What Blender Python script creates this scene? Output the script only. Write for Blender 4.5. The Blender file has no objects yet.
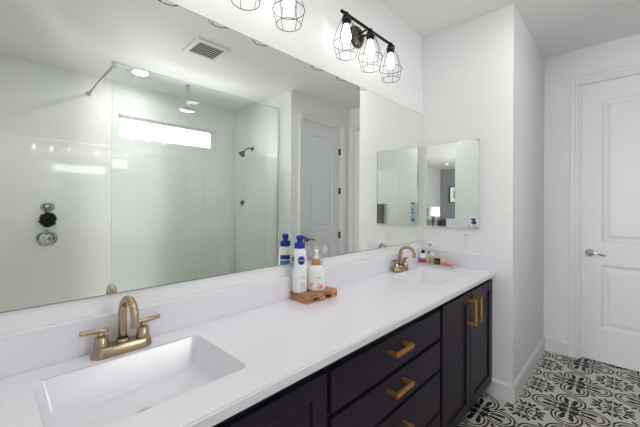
import bpy, bmesh, math, random
from mathutils import Vector, Matrix
C = bpy.context.scene
COL = C.collection
PI = math.pi
R = math.radians
# ------------------------------------------------------------------ room measures (metres)
CAMY, CAMZ = -1.2175, 1.351
END = 2.484            # wall at the right end of the vanity
FARX = 3.626           # wall with the passage door
CLY = -0.660           # side face of the boxed-out wall by the vanity end
OPP = -1.712           # wall opposite the vanity
SHB = -2.966           # back wall of the shower
SHR = 2.516            # right wall of the shower
LFT = -0.12            # left end wall of the bathroom
CEIL = 2.74
GLY = -1.948           # shower glass
CT = 0.885             # counter top
CF = -0.553            # counter front
BX, BY0, BY1 = -7.2, -4.0, 1.6   # bedroom beyond the doorway
# ------------------------------------------------------------------ camera
cam = bpy.data.cameras.new('camera')
camo = bpy.data.objects.new('camera', cam); COL.objects.link(camo)
cam.sensor_width = 36.0
cam.lens = 36.0 * 317.46 / 640.0
cam.shift_y = -8.46 / 640.0
cam.clip_start = 0.02
camo.matrix_world = (Matrix.Translation((0, CAMY, CAMZ)) @ Matrix.Rotation(R(43.95 - 90), 4, 'Z')
                     @ Matrix.Rotation(R(90), 4, 'X') @ Matrix.Rotation(R(0.2), 4, 'Z'))
C.camera = camo
# ------------------------------------------------------------------ world, exposure, light
SKY = 50.0
BULB = 6.5
DOWN_FILL = 68.0  # strength of the added aisle fill lights
DOWN_SHOWER = 90.0
PANE_SHOWER, PANE_FAR, PANE_SIDE = 0.74, 0.80, 0.95    # pane transmission, set per window to balance the daylight
w = bpy.data.worlds.new('sky'); C.world = w; w.use_nodes = True
bg = w.node_tree.nodes['Background']
bg.inputs[0].default_value = (1.0, 0.985, 0.975, 1); bg.inputs[1].default_value = SKY
C.view_settings.view_transform = 'Standard'; C.view_settings.look = 'None'
C.view_settings.exposure = 0.06; C.view_settings.gamma = 1.0
C.view_settings.use_curve_mapping = False
C.cycles.max_bounces = 16; C.cycles.glossy_bounces = 10; C.cycles.diffuse_bounces = 6
C.cycles.transmission_bounces = 12; C.cycles.transparent_max_bounces = 16
C.cycles.sample_clamp_indirect = 6.0
def portal(name, loc, rot, sx, sy):
    l = bpy.data.lights.new(name, 'AREA'); l.shape = 'RECTANGLE'; l.size = sx; l.size_y = sy
    l.cycles.is_portal = True
    o = bpy.data.objects.new(name, l); COL.objects.link(o); o.location = loc; o.rotation_euler = rot
    return o
portal('shower_window_portal', (1.6, SHB - 0.13, 2.25), (R(90), 0, 0), 1.2, 0.27)
portal('added_far_window_portal', (BX - 0.13, -0.55, 1.45), (0, R(-90), 0), 1.9, 2.1)
for k_, x_ in enumerate((-5.4, -2.5)):
    portal('bedroom_side_portal', (x_, BY1 + 0.13, 1.35), (R(-90), 0, 0), 2.3, 2.1)
# ------------------------------------------------------------------ materials
def lin(c):
    return tuple((x / 12.92 if x <= 0.04045 else ((x + 0.055) / 1.055) ** 2.4) for x in [v / 255.0 for v in c])
def mat(name, rgb, rough=0.5, metal=0.0, noise=0.0, nscale=20.0, bump=0.0, bscale=200.0, spec=0.5, emit=0.0, coat=0.0, stretch=None):
    m = bpy.data.materials.new(name); m.use_nodes = True
    nt = m.node_tree; b = nt.nodes['Principled BSDF']
    col = tuple(lin(rgb)) + (1,)
    b.inputs['Base Color'].default_value = col
    b.inputs['Roughness'].default_value = rough; b.inputs['Metallic'].default_value = metal
    b.inputs['Specular IOR Level'].default_value = spec
    b.inputs['Coat Weight'].default_value = coat
    tc = nt.nodes.new('ShaderNodeTexCoord'); mp = nt.nodes.new('ShaderNodeMapping')
    nt.links.new(tc.outputs['Object'], mp.inputs[0])
    if stretch: mp.inputs['Scale'].default_value = stretch
    if noise:
        n = nt.nodes.new('ShaderNodeTexNoise'); n.inputs['Scale'].default_value = nscale; n.inputs['Detail'].default_value = 4
        nt.links.new(mp.outputs[0], n.inputs['Vector'])
        mx = nt.nodes.new('ShaderNodeMix'); mx.data_type = 'RGBA'
        mx.inputs[6].default_value = tuple(max(0, c * (1 - noise)) for c in col[:3]) + (1,)
        mx.inputs[7].default_value = tuple(min(1, c * (1 + noise)) for c in col[:3]) + (1,)
        nt.links.new(n.outputs['Fac'], mx.inputs[0]); nt.links.new(mx.outputs[2], b.inputs['Base Color'])
    if bump:
        n2 = nt.nodes.new('ShaderNodeTexNoise'); n2.inputs['Scale'].default_value = bscale; n2.inputs['Detail'].default_value = 3
        nt.links.new(mp.outputs[0], n2.inputs['Vector'])
        bp = nt.nodes.new('ShaderNodeBump'); bp.inputs['Strength'].default_value = bump; bp.inputs['Distance'].default_value = 0.002
        nt.links.new(n2.outputs['Fac'], bp.inputs['Height']); nt.links.new(bp.outputs[0], b.inputs['Normal'])
    if emit:
        b.inputs['Emission Color'].default_value = col; b.inputs['Emission Strength'].default_value = emit
    return m
def glass_mat(name, tint, rough=0.0, ior=1.5):
    m = bpy.data.materials.new(name); m.use_nodes = True; nt = m.node_tree
    for n in list(nt.nodes): nt.nodes.remove(n)
    out = nt.nodes.new('ShaderNodeOutputMaterial'); mx = nt.nodes.new('ShaderNodeMixShader')
    tr = nt.nodes.new('ShaderNodeBsdfTransparent'); tr.inputs[0].default_value = tint + (1,)
    gl = nt.nodes.new('ShaderNodeBsdfGlossy'); gl.inputs['Roughness'].default_value = rough
    fr = nt.nodes.new('ShaderNodeFresnel'); fr.inputs[0].default_value = ior
    nt.links.new(fr.outputs[0], mx.inputs[0]); nt.links.new(tr.outputs[0], mx.inputs[1]); nt.links.new(gl.outputs[0], mx.inputs[2])
    nt.links.new(mx.outputs[0], out.inputs[0])
    return m
M = {}
M['wall'] = mat('wall_paint', (240, 240, 241), 0.55, bump=0.25, bscale=90, noise=0.01)
M['ceil'] = mat('ceiling_paint', (245, 245, 244), 0.6, bump=0.3, bscale=70, noise=0.012)
M['trim'] = mat('trim_paint', (236, 236, 237), 0.35, noise=0.01)
M['door'] = mat('door_paint', (232, 233, 235), 0.38, noise=0.01, bump=0.06, bscale=300)
M['surround'] = mat('shower_panel', (249, 249, 247), 0.035, noise=0.012, nscale=3, coat=1.0)
M['counter'] = mat('white_counter', (235, 233, 240), 0.16, noise=0.012, nscale=6)
M['cab'] = mat('dark_cabinet', (36, 27, 43), 0.42, noise=0.06, nscale=30, bump=0.05, spec=0.3)
M['cabin'] = mat('cabinet_shadow_gap', (14, 12, 18), 0.6)
M['brass'] = mat('brushed_brass', (226, 170, 92), 0.40, 1.0, noise=0.08, nscale=60)
M['bronze'] = mat('champagne_bronze', (178, 160, 136), 0.27, 1.0, noise=0.06, nscale=80)
M['chrome'] = mat('chrome', (215, 217, 220), 0.1, 1.0, noise=0.02)
M['nickel'] = mat('dark_nickel', (118, 119, 120), 0.26, 1.0, noise=0.03)
M['satin'] = mat('satin_nickel', (196, 197, 198), 0.3, 1.0, noise=0.02)
M['black'] = mat('black_metal', (36, 33, 33), 0.45, 0.6, noise=0.1, nscale=60)
M['oldblack'] = mat('worn_black_metal', (74, 66, 64), 0.32, 0.9, noise=0.35, nscale=25)
M['wire'] = mat('cage_wire', (84, 80, 78), 0.45, 0.7, noise=0.05)
M['bulb'] = mat('lit_bulb', (255, 250, 245), 0.3, emit=BULB)
M['down'] = mat('fill_lens', (255, 253, 250), 0.3, emit=DOWN_FILL)
M['downs'] = mat('lit_shower_lens', (255, 253, 250), 0.3, emit=DOWN_SHOWER)
M['mirror'] = mat('mirror_silver', (249, 253, 248), 0.0, 1.0)
M['mirroredge'] = mat('mirror_edge', (96, 118, 110), 0.2, 0.2)
M['glass'] = glass_mat('shower_glass', (0.972, 0.994, 0.983))
M['glassedge'] = mat('glass_edge', (236, 244, 240), 0.1)
M['pane1'] = glass_mat('shower_window_pane', (PANE_SHOWER,) * 3)
M['pane2'] = glass_mat('added_far_pane', (PANE_FAR,) * 3)
M['pane'] = glass_mat('window_pane', (PANE_SIDE,) * 3)
M['clear'] = glass_mat('clear_plastic', (0.93, 0.93, 0.95), 0.05)
M['vinyl'] = mat('white_vinyl', (240, 241, 242), 0.35, noise=0.01)
M['white'] = mat('white_plastic', (240, 240, 242), 0.28, noise=0.01)
M['blue'] = mat('royal_blue_plastic', (16, 46, 150), 0.3, noise=0.05)
M['navy'] = mat('navy_ink', (18, 40, 128), 0.35, noise=0.05)
M['teal'] = mat('teal_ink', (40, 120, 150), 0.4, noise=0.05)
M['ink'] = mat('grey_ink', (120, 124, 136), 0.5, noise=0.05)
M['ceramic'] = mat('white_ceramic', (232, 236, 234), 0.14, noise=0.02, nscale=8)
M['pink'] = mat('pink_print', (235, 150, 150), 0.3, noise=0.15, nscale=60)
M['coral'] = mat('coral_print', (226, 118, 96), 0.3, noise=0.1)
M['leaf'] = mat('leaf_print', (150, 186, 150), 0.3, noise=0.1)
M['pumpgreen'] = mat('pale_green_pump', (226, 234, 222), 0.25, noise=0.03)
M['lilac'] = mat('lilac_plastic', (220, 198, 224), 0.25, noise=0.05)
M['tealt'] = mat('steel_cup', (190, 190, 194), 0.22, 0.9, noise=0.03)
M['magenta'] = mat('magenta_label', (214, 44, 110), 0.35, noise=0.05)
M['capblack'] = mat('black_cap', (24, 22, 30), 0.3, noise=0.05)
M['olive'] = mat('olive_tube', (176, 170, 116), 0.35, noise=0.06)
M['cream'] = mat('cream_tube', (228, 222, 200), 0.35, noise=0.03)
M['amber'] = mat('brown_jar', (112, 86, 74), 0.25, noise=0.08)
M['peach'] = mat('peach_plastic', (236, 190, 164), 0.4, noise=0.04)
M['rose'] = mat('rose_sponge', (222, 158, 144), 0.9, noise=0.1, nscale=80, bump=0.5, bscale=400)
M['pouf'] = mat('charcoal_mesh', (38, 46, 46), 0.8, noise=0.4, nscale=120)
M['greytowel'] = mat('grey_terry', (120, 118, 116), 0.95, noise=0.1, nscale=80, bump=0.6, bscale=300)
M['bluetowel'] = mat('pale_blue_cotton', (196, 214, 226), 0.9, noise=0.05, nscale=60, bump=0.4, bscale=300)
M['bluemotif'] = mat('dusty_blue_print', (104, 132, 160), 0.9, noise=0.1)
M['bedwall'] = mat('bedroom_paint', (104, 104, 108), 0.6, noise=0.01, bump=0.2, bscale=90)
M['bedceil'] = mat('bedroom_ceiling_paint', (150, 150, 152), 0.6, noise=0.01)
M['carpet'] = mat('carpet', (168, 160, 150), 0.95, noise=0.15, nscale=150, bump=0.5, bscale=300)
M['linen'] = mat('white_linen', (236, 236, 238), 0.9, noise=0.03, bump=0.3)
M['darkfab'] = mat('charcoal_fabric', (46, 46, 52), 0.9, noise=0.1, bump=0.3)
M['headb'] = mat('grey_upholstery', (110, 108, 110), 0.9, noise=0.08, bump=0.3)
M['shade'] = mat('lamp_shade_linen', (206, 204, 199), 0.8, noise=0.04, nscale=100)
M['paper'] = mat('picture_mat', (196, 196, 196), 0.7, noise=0.01)
M['photo'] = mat('picture_print', (120, 120, 122), 0.5, noise=0.8, nscale=9)
M['bench'] = mat('pale_blue_paint', (160, 170, 178), 0.45, noise=0.03)
M['ventdark'] = mat('vent_dark', (70, 72, 74), 0.6, noise=0.05)
M['louver'] = mat('louver_grey', (158, 160, 160), 0.5, noise=0.02)
M['slot'] = mat('slot_dark', (60, 60, 64), 0.6)
M['led'] = mat('green_indicator', (90, 190, 100), 0.4)
M['caulk'] = mat('white_sealant', (236, 236, 236), 0.5)
M['foliage'] = mat('tree_leaves', (120, 140, 96), 0.8, noise=0.3, nscale=8)
M['bark'] = mat('tree_bark', (112, 96, 82), 0.9, noise=0.3)
M['soil'] = mat('gravel_yard', (196, 182, 164), 0.9, noise=0.15, nscale=10)
M['marble'] = mat('pale_marble', (206, 206, 208), 0.2, noise=0.08, nscale=18)
def wood_mat(name, a, b, sc=(1, 1, 1)):
    m = bpy.data.materials.new(name); m.use_nodes = True; nt = m.node_tree; p = nt.nodes['Principled BSDF']
    tc = nt.nodes.new('ShaderNodeTexCoord'); mp = nt.nodes.new('ShaderNodeMapping'); mp.inputs['Scale'].default_value = sc
    wv = nt.nodes.new('ShaderNodeTexWave'); wv.bands_direction = 'Y'; wv.inputs['Scale'].default_value = 18; wv.inputs['Distortion'].default_value = 6; wv.inputs['Detail'].default_value = 3
    rp = nt.nodes.new('ShaderNodeValToRGB')
    rp.color_ramp.elements[0].color = lin(a) + (1,); rp.color_ramp.elements[1].color = lin(b) + (1,)
    nt.links.new(tc.outputs['Object'], mp.inputs[0]); nt.links.new(mp.outputs[0], wv.inputs[0])
    nt.links.new(wv.outputs['Fac'], rp.inputs[0]); nt.links.new(rp.outputs[0], p.inputs['Base Color'])
    p.inputs['Roughness'].default_value = 0.45
    return m
M['wood'] = wood_mat('acacia_wood', (146, 92, 56), (206, 156, 110), (1, 2.5, 2.5))
M['woodcap'] = wood_mat('bamboo_collar', (168, 112, 66), (196, 142, 92), (2, 2, 2))
# ---- patterned floor tile: black scrollwork on pale cement tile
class X:
    nt = None
    def __init__(s, sock): s.s = sock
    @staticmethod
    def op(o, *a, clamp=False):
        n = X.nt.nodes.new('ShaderNodeMath'); n.operation = o; n.use_clamp = clamp
        for i, v in enumerate(a):
            if isinstance(v, X): X.nt.links.new(v.s, n.inputs[i])
            else: n.inputs[i].default_value = v
        return X(n.outputs[0])
    def __add__(s, o): return X.op('ADD', s, o)
    def __sub__(s, o): return X.op('SUBTRACT', s, o)
    def __rsub__(s, o): return X.op('SUBTRACT', o, s)
    def __mul__(s, o): return X.op('MULTIPLY', s, o)
    def __truediv__(s, o): return X.op('DIVIDE', s, o)
    __radd__ = __add__; __rmul__ = __mul__
    def abs(s): return X.op('ABSOLUTE', s)
    def lt(s, o): return X.op('LESS_THAN', s, o)
    def gt(s, o): return X.op('GREATER_THAN', s, o)
    def mn(s, o): return X.op('MINIMUM', s, o)
    def mx(s, o): return X.op('MAXIMUM', s, o)
TILE, FCX, FCY = 0.2105, 2.25, -0.525
def tile_mat():
    m = bpy.data.materials.new('patterned_cement_tile'); m.use_nodes = True; nt = m.node_tree; X.nt = nt
    p = nt.nodes['Principled BSDF']
    tc = nt.nodes.new('ShaderNodeTexCoord'); sp = nt.nodes.new('ShaderNodeSeparateXYZ')
    nt.links.new(tc.outputs['Object'], sp.inputs[0])
    x, y = X(sp.outputs[0]), X(sp.outputs[1])
    def fold(v, c0):                      # 0 at a flower centre, 1 on the seam between flowers
        t = (v - c0) / (2 * TILE)
        f = X.op('FRACT', t + 0.5 + 40.0)
        return (f - 0.5).abs() * 2.0
    a, b = fold(x, FCX), fold(y, FCY)
    def ell(u, v, cx, cy, rx, ry, rot=0.0):
        du, dv = u - cx, v - cy
        if rot:
            c, s = math.cos(R(rot)), math.sin(R(rot))
            du, dv = du * c + dv * s, dv * c - du * s
        du, dv = du / rx, dv / ry
        return X.op('SQRT', du * du + dv * dv)
    def band(e, lo, hi): return e.gt(lo) * e.lt(hi)
    hi, lo = a.mx(b), a.mn(b)             # along / across the nearest lobe
    e = ell(hi, lo, 0.53, 0.0, 0.455, 0.40)
    blk = band(e, 0.87, 1.0)
    blk = blk.mx(band(e, 0.63, 0.745))
    blk = blk.mx(ell(hi, lo, 0.54, 0.115, 0.15, 0.07, 10).lt(1.0))       # paired leaves in the lobe
    blk = blk.mx(ell(hi, lo, 0.36, 0.09, 0.08, 0.06, 25).lt(1.0))
    blk = blk.mx(ell(hi, lo, 0.18, 0.12, 0.105, 0.075, 40).lt(1.0))       # heart petals at the centre
    blk = blk.mx(ell(hi, lo, 0.08, 0.0, 0.05, 0.05).lt(1.0))
    # the scrolls between the lobes
    blk = blk.mx(ell(hi, lo, 0.50, 0.50, 0.10, 0.045, 45).lt(1.0))
    c = ell(a, b, 1.0, 1.0, 1.0, 1.0)
    blk = blk.mx(band(c, 0.30, 0.36) * (hi - lo).gt(0.07))
    blk = blk.mx(ell(hi, lo, 0.93, 0.60, 0.045, 0.11, 20).lt(1.0))
    blk = blk.mx(ell(hi, lo, 0.82, 0.56, 0.042, 0.10, -30).lt(1.0))
    blk = blk.mx(ell(hi, lo, 0.70, 0.70, 0.07, 0.07).lt(1.0))
    blk = blk.mx(ell(hi, lo, 0.92, 0.84, 0.035, 0.09, -35).lt(1.0))
    blk = blk.mx(ell(hi, lo, 0.97, 0.97, 0.07, 0.07).lt(1.0))
    g = a.mn(b).mn((1.0 - a).mn(1.0 - b))
    grout = g.lt(0.013)
    nz = nt.nodes.new('ShaderNodeTexNoise'); nz.inputs['Scale'].default_value = 60; nz.inputs['Detail'].default_value = 5
    nt.links.new(tc.outputs['Object'], nz.inputs['Vector'])
    worn = X(nz.outputs['Fac'])
    blk = blk * worn.lt(0.74)
    mx = nt.nodes.new('ShaderNodeMix'); mx.data_type = 'RGBA'
    nt.links.new(blk.s, mx.inputs[0])
    wr = nt.nodes.new('ShaderNodeValToRGB')
    wr.color_ramp.elements[0].position = 0.3; wr.color_ramp.elements[0].color = lin((206, 204, 198)) + (1,)
    wr.color_ramp.elements[1].position = 0.7; wr.color_ramp.elements[1].color = lin((228, 226, 221)) + (1,)
    nt.links.new(worn.s, wr.inputs[0]); nt.links.new(wr.outputs[0], mx.inputs[6])
    mx.inputs[7].default_value = lin((18, 17, 19)) + (1,)
    m2 = nt.nodes.new('ShaderNodeMix'); m2.data_type = 'RGBA'
    nt.links.new(grout.s, m2.inputs[0]); nt.links.new(mx.outputs[2], m2.inputs[6]); m2.inputs[7].default_value = lin((200, 198, 194)) + (1,)
    nt.links.new(m2.outputs[2], p.inputs['Base Color'])
    p.inputs['Roughness'].default_value = 0.5; p.inputs['Specular IOR Level'].default_value = 0.25
    return m
M['tile'] = tile_mat()
# ------------------------------------------------------------------ mesh helpers
class MB:
    def __init__(s): s.bm = bmesh.new(); s.sm = []
    def box(s, x0, x1, y0, y1, z0, z1, bev=0.0, mi=0, seg=2):
        vs = [s.bm.verts.new((x, y, z)) for x in sorted((x0, x1)) for y in sorted((y0, y1)) for z in sorted((z0, z1))]
        fs = []
        for idx in ((0, 1, 3, 2), (4, 6, 7, 5), (0, 4, 5, 1), (2, 3, 7, 6), (0, 2, 6, 4), (1, 5, 7, 3)):
            f = s.bm.faces.new([vs[i] for i in idx]); f.material_index = mi; fs.append(f)
        if bev:
            es = list({e for f in fs for e in f.edges})
            r = bmesh.ops.bevel(s.bm, geom=es, offset=bev, segments=seg, affect='EDGES', profile=0.6)
            for f in r['faces']: f.material_index = mi
        return s
    def rings(s, rs, mi=0, cap0=True, cap1=True, smooth=True, closed=True):
        rv = [[s.bm.verts.new(p) for p in r] for r in rs]
        for A, B in zip(rv, rv[1:]):
            n = len(A)
            for i in range(n if closed else n - 1):
                j = (i + 1) % n
                try:
                    f = s.bm.faces.new((A[i], A[j], B[j], B[i])); f.material_index = mi; f.smooth = smooth
                except ValueError: pass
        if cap0: s.bm.faces.new(list(reversed(rv[0]))).material_index = mi
        if cap1: s.bm.faces.new(rv[-1]).material_index = mi
        return s
    def lathe(s, prof, loc=(0, 0, 0), axis='Z', n=28, mi=0, cap0=True, cap1=True, sx=1.0, sy=1.0):
        q = {'Z': Matrix.Identity(3), 'X': Matrix.Rotation(R(90), 3, 'Y'), 'Y': Matrix.Rotation(R(-90), 3, 'X'),
             '-Y': Matrix.Rotation(R(90), 3, 'X'), '-X': Matrix.Rotation(R(-90), 3, 'Y'), '-Z': Matrix.Rotation(R(180), 3, 'X')}[axis] if isinstance(axis, str) \
            else Vector((0, 0, 1)).rotation_difference(Vector(axis)).to_matrix()
        L = Vector(loc)
        rs = [[L + q @ Vector((r * sx * math.cos(2 * PI * i / n), r * sy * math.sin(2 * PI * i / n), z)) for i in range(n)] for r, z in prof]
        return s.rings(rs, mi, cap0, cap1)
    def tube(s, pts, r, n=10, mi=0, closed=False, cap=True):
        pts = [Vector(p) for p in pts]; N = len(pts)
        rad = r if isinstance(r, (list, tuple)) else [r] * N
        rs = []; up = None
        for i in range(N):
            if closed: t = pts[(i + 1) % N] - pts[i - 1]
            else: t = pts[min(i + 1, N - 1)] - pts[max(i - 1, 0)]
            t.normalize()
            if up is None:
                up = t.orthogonal().normalized()
            up = (up - t * up.dot(t)).normalized()
            v = t.cross(up)
            rs.append([pts[i] + (up * math.cos(2 * PI * k / n) + v * math.sin(2 * PI * k / n)) * rad[i] for k in range(n)])
        if closed: rs.append(rs[0]); return s.rings(rs, mi, False, False)
        return s.rings(rs, mi, cap, cap)
    def ball(s, loc, r, mi=0, n=16, sc=(1, 1, 1)):
        mtx = Matrix.Translation(loc) @ Matrix.Diagonal((r * sc[0], r * sc[1], r * sc[2], 1))
        res = bmesh.ops.create_uvsphere(s.bm, u_segments=n, v_segments=max(6, n // 2), radius=1, matrix=mtx)
        for f in {f for v in res['verts'] for f in v.link_faces}: f.smooth = True; f.material_index = mi
        return s
    def prism(s, poly, fn, d0, d1, mi=0):     # poly in (u, v); fn(u, v, d) -> point
        A = [s.bm.verts.new(fn(u, v, d0)) for u, v in poly]; B = [s.bm.verts.new(fn(u, v, d1)) for u, v in poly]
        n = len(poly)
        for i in range(n):
            j = (i + 1) % n; s.bm.faces.new((A[i], A[j], B[j], B[i])).material_index = mi
        s.bm.faces.new(list(reversed(A))).material_index = mi; s.bm.faces.new(B).material_index = mi
        return s
    def build(s, name, mats, parent=None, loc=None, rot=None, at=None):
        bmesh.ops.remove_doubles(s.bm, verts=s.bm.verts[:], dist=1e-6)
        bmesh.ops.recalc_face_normals(s.bm, faces=s.bm.faces[:])
        me = bpy.data.meshes.new(name)
        if at is not None:
            bmesh.ops.translate(s.bm, verts=s.bm.verts[:], vec=-Vector(at))
        s.bm.to_mesh(me); s.bm.free()
        for m in (mats if isinstance(mats, (list, tuple)) else [mats]): me.materials.append(m)
        o = bpy.data.objects.new(name, me); COL.objects.link(o)
        if parent is not None: o.parent = parent
        if at is not None: o.location = at
        if loc is not None: o.location = loc
        if rot is not None: o.rotation_euler = rot
        return o
def struct(o, label=None):
    o['kind'] = 'structure'
    if label: o['label'] = label
    return o
def tag(o, label, cat, group=None):
    o['label'] = label; o['category'] = cat
    if group: o['group'] = group
    return o
def thing(name, loc, label, cat, group=None, rot=0.0):
    o = bpy.data.objects.new(name, None); COL.objects.link(o); o.location = loc; o.rotation_euler = (0, 0, rot)
    o.empty_display_size = 0.05
    return tag(o, label, cat, group)
def copy_tree(o, parent=None):
    c = o.copy(); COL.objects.link(c)
    if parent is not None: c.parent = parent
    for ch in [k for k in o.children]: copy_tree(ch, c)
    return c
def rrect(x0, x1, y0, y1, z, r, k=5):
    out = []
    for cx, cy, a0 in ((x1 - r, y1 - r, 0), (x0 + r, y1 - r, 90), (x0 + r, y0 + r, 180), (x1 - r, y0 + r, 270)):
        for i in range(k + 1):
            a = R(a0 + 90 * i / k); out.append((cx + r * math.cos(a), cy + r * math.sin(a), z))
    return out
# ================================================================== THE ROOM
T = 0.12
struct(MB().box(LFT - T, FARX + T, SHB - T, T, -0.1, 0).build('floor', M['tile']), 'black and white patterned tile floor')
struct(MB().box(BX, LFT - T, BY0, BY1, -0.1, 0).build('floor_bedroom', M['carpet']))
struct(MB().box(LFT - T, FARX + T, SHB - T, T, CEIL, CEIL + 0.1).build('ceiling', M['ceil']))
struct(MB().box(BX, LFT - T, BY0, BY1, CEIL, CEIL + 0.1).build('ceiling_bedroom', M['bedceil']))
struct(MB().box(LFT - T, FARX + T, 0, T, 0, CEIL).build('wall_vanity', M['wall']))
struct(MB().box(END, FARX, CLY, 0, 0, CEIL, 0.004).build('wall_vanity_end', M['wall']))
# door wall on the right: opening for the door
D1A, D1B, DH = -0.925, -1.632, 2.425
struct(MB().box(FARX, FARX + T, D1A, 0, 0, CEIL).box(FARX, FARX + T, D1B, D1A, DH, CEIL).box(FARX, FARX + T, OPP, D1B, 0, CEIL)
       .build('wall_right', M['wall']))
# wall opposite the vanity with a door
D2A, D2B = 2.708, 3.428
struct(MB().box(SHR, D2A, OPP - T, OPP, 0, CEIL).box(D2A, D2B, OPP - T, OPP, DH, CEIL).box(D2B, FARX + T, OPP - T, OPP, 0, CEIL)
       .build('wall_opposite', M['wall']))
struct(MB().box(SHR, SHR + T, SHB, OPP - T, 0, CEIL).build('wall_shower_right', M['wall']))
WX0, WX1, WZ0, WZ1 = 1.008, 2.206, 2.118, 2.382
struct(MB().box(LFT - T, WX0, SHB - T, SHB, 0, CEIL).box(WX1, SHR + T, SHB - T, SHB, 0, CEIL)
       .box(WX0, WX1, SHB - T, SHB, 0, WZ0).box(WX0, WX1, SHB - T, SHB, WZ1, CEIL).build('wall_shower_back', M['wall']))
# left end wall with the doorway to the bedroom
O0, O1, OH = -0.715, -1.32, 2.425
struct(MB().box(LFT - T, LFT, O0, 0, 0, CEIL).box(LFT - T, LFT, O1, O0, OH, CEIL).box(LFT - T, LFT, SHB, O1, 0, CEIL)
       .build('wall_left', M['wall']))
# glossy shower panels
SP = 2.0
struct(MB().box(LFT + 0.012, SHR - 0.012, SHB, SHB + 0.012, 0, SP, 0.003).build('wall_shower_back_panel', M['surround']))
struct(MB().box(SHR - 0.012, SHR, SHB, GLY - 0.02, 0, SP, 0.003).build('wall_shower_right_panel', M['surround']))
struct(MB().box(LFT, LFT + 0.012, SHB, OPP, 0, SP, 0.003).build('wall_shower_left_panel', M['surround']))
struct(MB().box(LFT, SHR, GLY - 0.06, GLY + 0.06, 0, 0.09, 0.008).build('trim_shower_curb', M['surround']))
struct(MB().box(LFT, SHR, SHB, GLY - 0.0601, 0.0, 0.03, 0.004).build('floor_shower', M['surround']))
struct(MB().box(FARX + T, FARX + T + 0.02, OPP - T, 0, -0.1, CEIL).build('door_1_light_block', M['wall']))  # unseen board added behind the passage door to block sky light
struct(MB().box(SHR + T, FARX + T, OPP - T - 0.02, OPP - T, -0.1, CEIL).build('door_2_light_block', M['wall']))  # hidden board added to keep the sky out behind the opposite door
# bedroom shell
struct(MB().box(BX - T, BX, BY0 - T, -1.55, 0, CEIL).box(BX - T, BX, 0.45, BY1 + T, 0, CEIL).box(BX - T, BX, -1.55, 0.45, 2.5, CEIL).box(BX - T, BX, -1.55, 0.45, 0, 0.4)
       .build('wall_bedroom_far', M['bedwall']))
struct(MB().box(BX, LFT - T, BY0 - T, BY0, 0, CEIL).build('wall_bedroom_side', M['bedwall']))
mb = MB()
for a, b_, c, d in ((BX, -6.6, 0, CEIL), (-4.2, -3.7, 0, CEIL), (-1.3, LFT - T, 0, CEIL), (-6.6, -4.2, 0, 0.3), (-6.6, -4.2, 2.42, CEIL), (-3.7, -1.3, 0, 0.3), (-3.7, -1.3, 2.42, CEIL)):
    mb.box(a, b_, BY1, BY1 + T, c, d)
struct(mb.build('wall_bedroom_near', M['bedwall']))
for n_, (a, b_) in enumerate(((-6.6, -4.2), (-3.7, -1.3))):
    mb = MB()
    for (p, q, c, d) in ((a, b_, 0.3, 0.35), (a, b_, 2.37, 2.42), (a, a + 0.05, 0.35, 2.37), (b_ - 0.05, b_, 0.35, 2.37), ((a + b_) / 2 - 0.025, (a + b_) / 2 + 0.025, 0.35, 2.37)):
        mb.box(p, q, BY1 + 0.03, BY1 + 0.09, c, d, 0.004)
    wn = struct(mb.build('window_%d' % (n_ + 2), M['vinyl']))  # unseen bedroom window, added to bring in more daylight
    MB().box(a + 0.05, (a + b_) / 2 - 0.025, BY1 + 0.055, BY1 + 0.062, 0.35, 2.37).build('window_pane', M['pane'], wn)
    MB().box((a + b_) / 2 + 0.025, b_ - 0.05, BY1 + 0.055, BY1 + 0.062, 0.35, 2.37).build('window_pane', M['pane'], wn)
struct(MB().box(LFT - T - 0.01, LFT - T, BY0, SHB, 0, CEIL).box(LFT - T - 0.01, LFT - T, T, BY1, 0, CEIL)
       .box(LFT - T - 0.012, LFT - T, O0 + 0.07, T, 0, CEIL).box(LFT - T - 0.012, LFT - T, SHB, O1 - 0.07, 0, CEIL)
       .build('wall_bedroom_bath', M['bedwall']))
# windows
wf = MB()
fw = 0.03
ya, yb = SHB - 0.085, SHB - 0.035
for (a, b, c, d) in ((WX0, WX1, WZ0, WZ0 + fw), (WX0, WX1, WZ1 - fw, WZ1), (WX0, WX0 + fw, WZ0 + fw, WZ1 - fw), (WX1 - fw - 0.03, WX1, WZ0 + fw, WZ1 - fw)):
    wf.box(a, b, ya, yb, c, d, 0.004)
wf = struct(wf.build('window_1', M['vinyl']), 'narrow high window in the shower back wall')
MB().box(WX0 + fw, WX1 - fw - 0.03, SHB - 0.064, SHB - 0.058, WZ0 + fw, WZ1 - fw).build('window_pane', M['pane1'], wf)
wb = MB()
for (a, b, c, d) in ((-1.55, 0.45, 0.4, 0.46), (-1.55, 0.45, 2.44, 2.5), (-1.55, -1.49, 0.46, 2.44), (0.39, 0.45, 0.46, 2.44), (-0.58, -0.52, 0.46, 2.44)):
    wb.box(BX - 0.09, BX - 0.03, a, b, c, d, 0.004)
wb = struct(wb.build('window_4', M['vinyl']))  # out-of-view window added so daylight comes through the doorway
for a, b in ((-1.49, -0.58), (-0.52, 0.39)):
    MB().box(BX - 0.065, BX - 0.058, a, b, 0.46, 2.44).build('window_pane', M['pane2'], wb)
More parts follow.
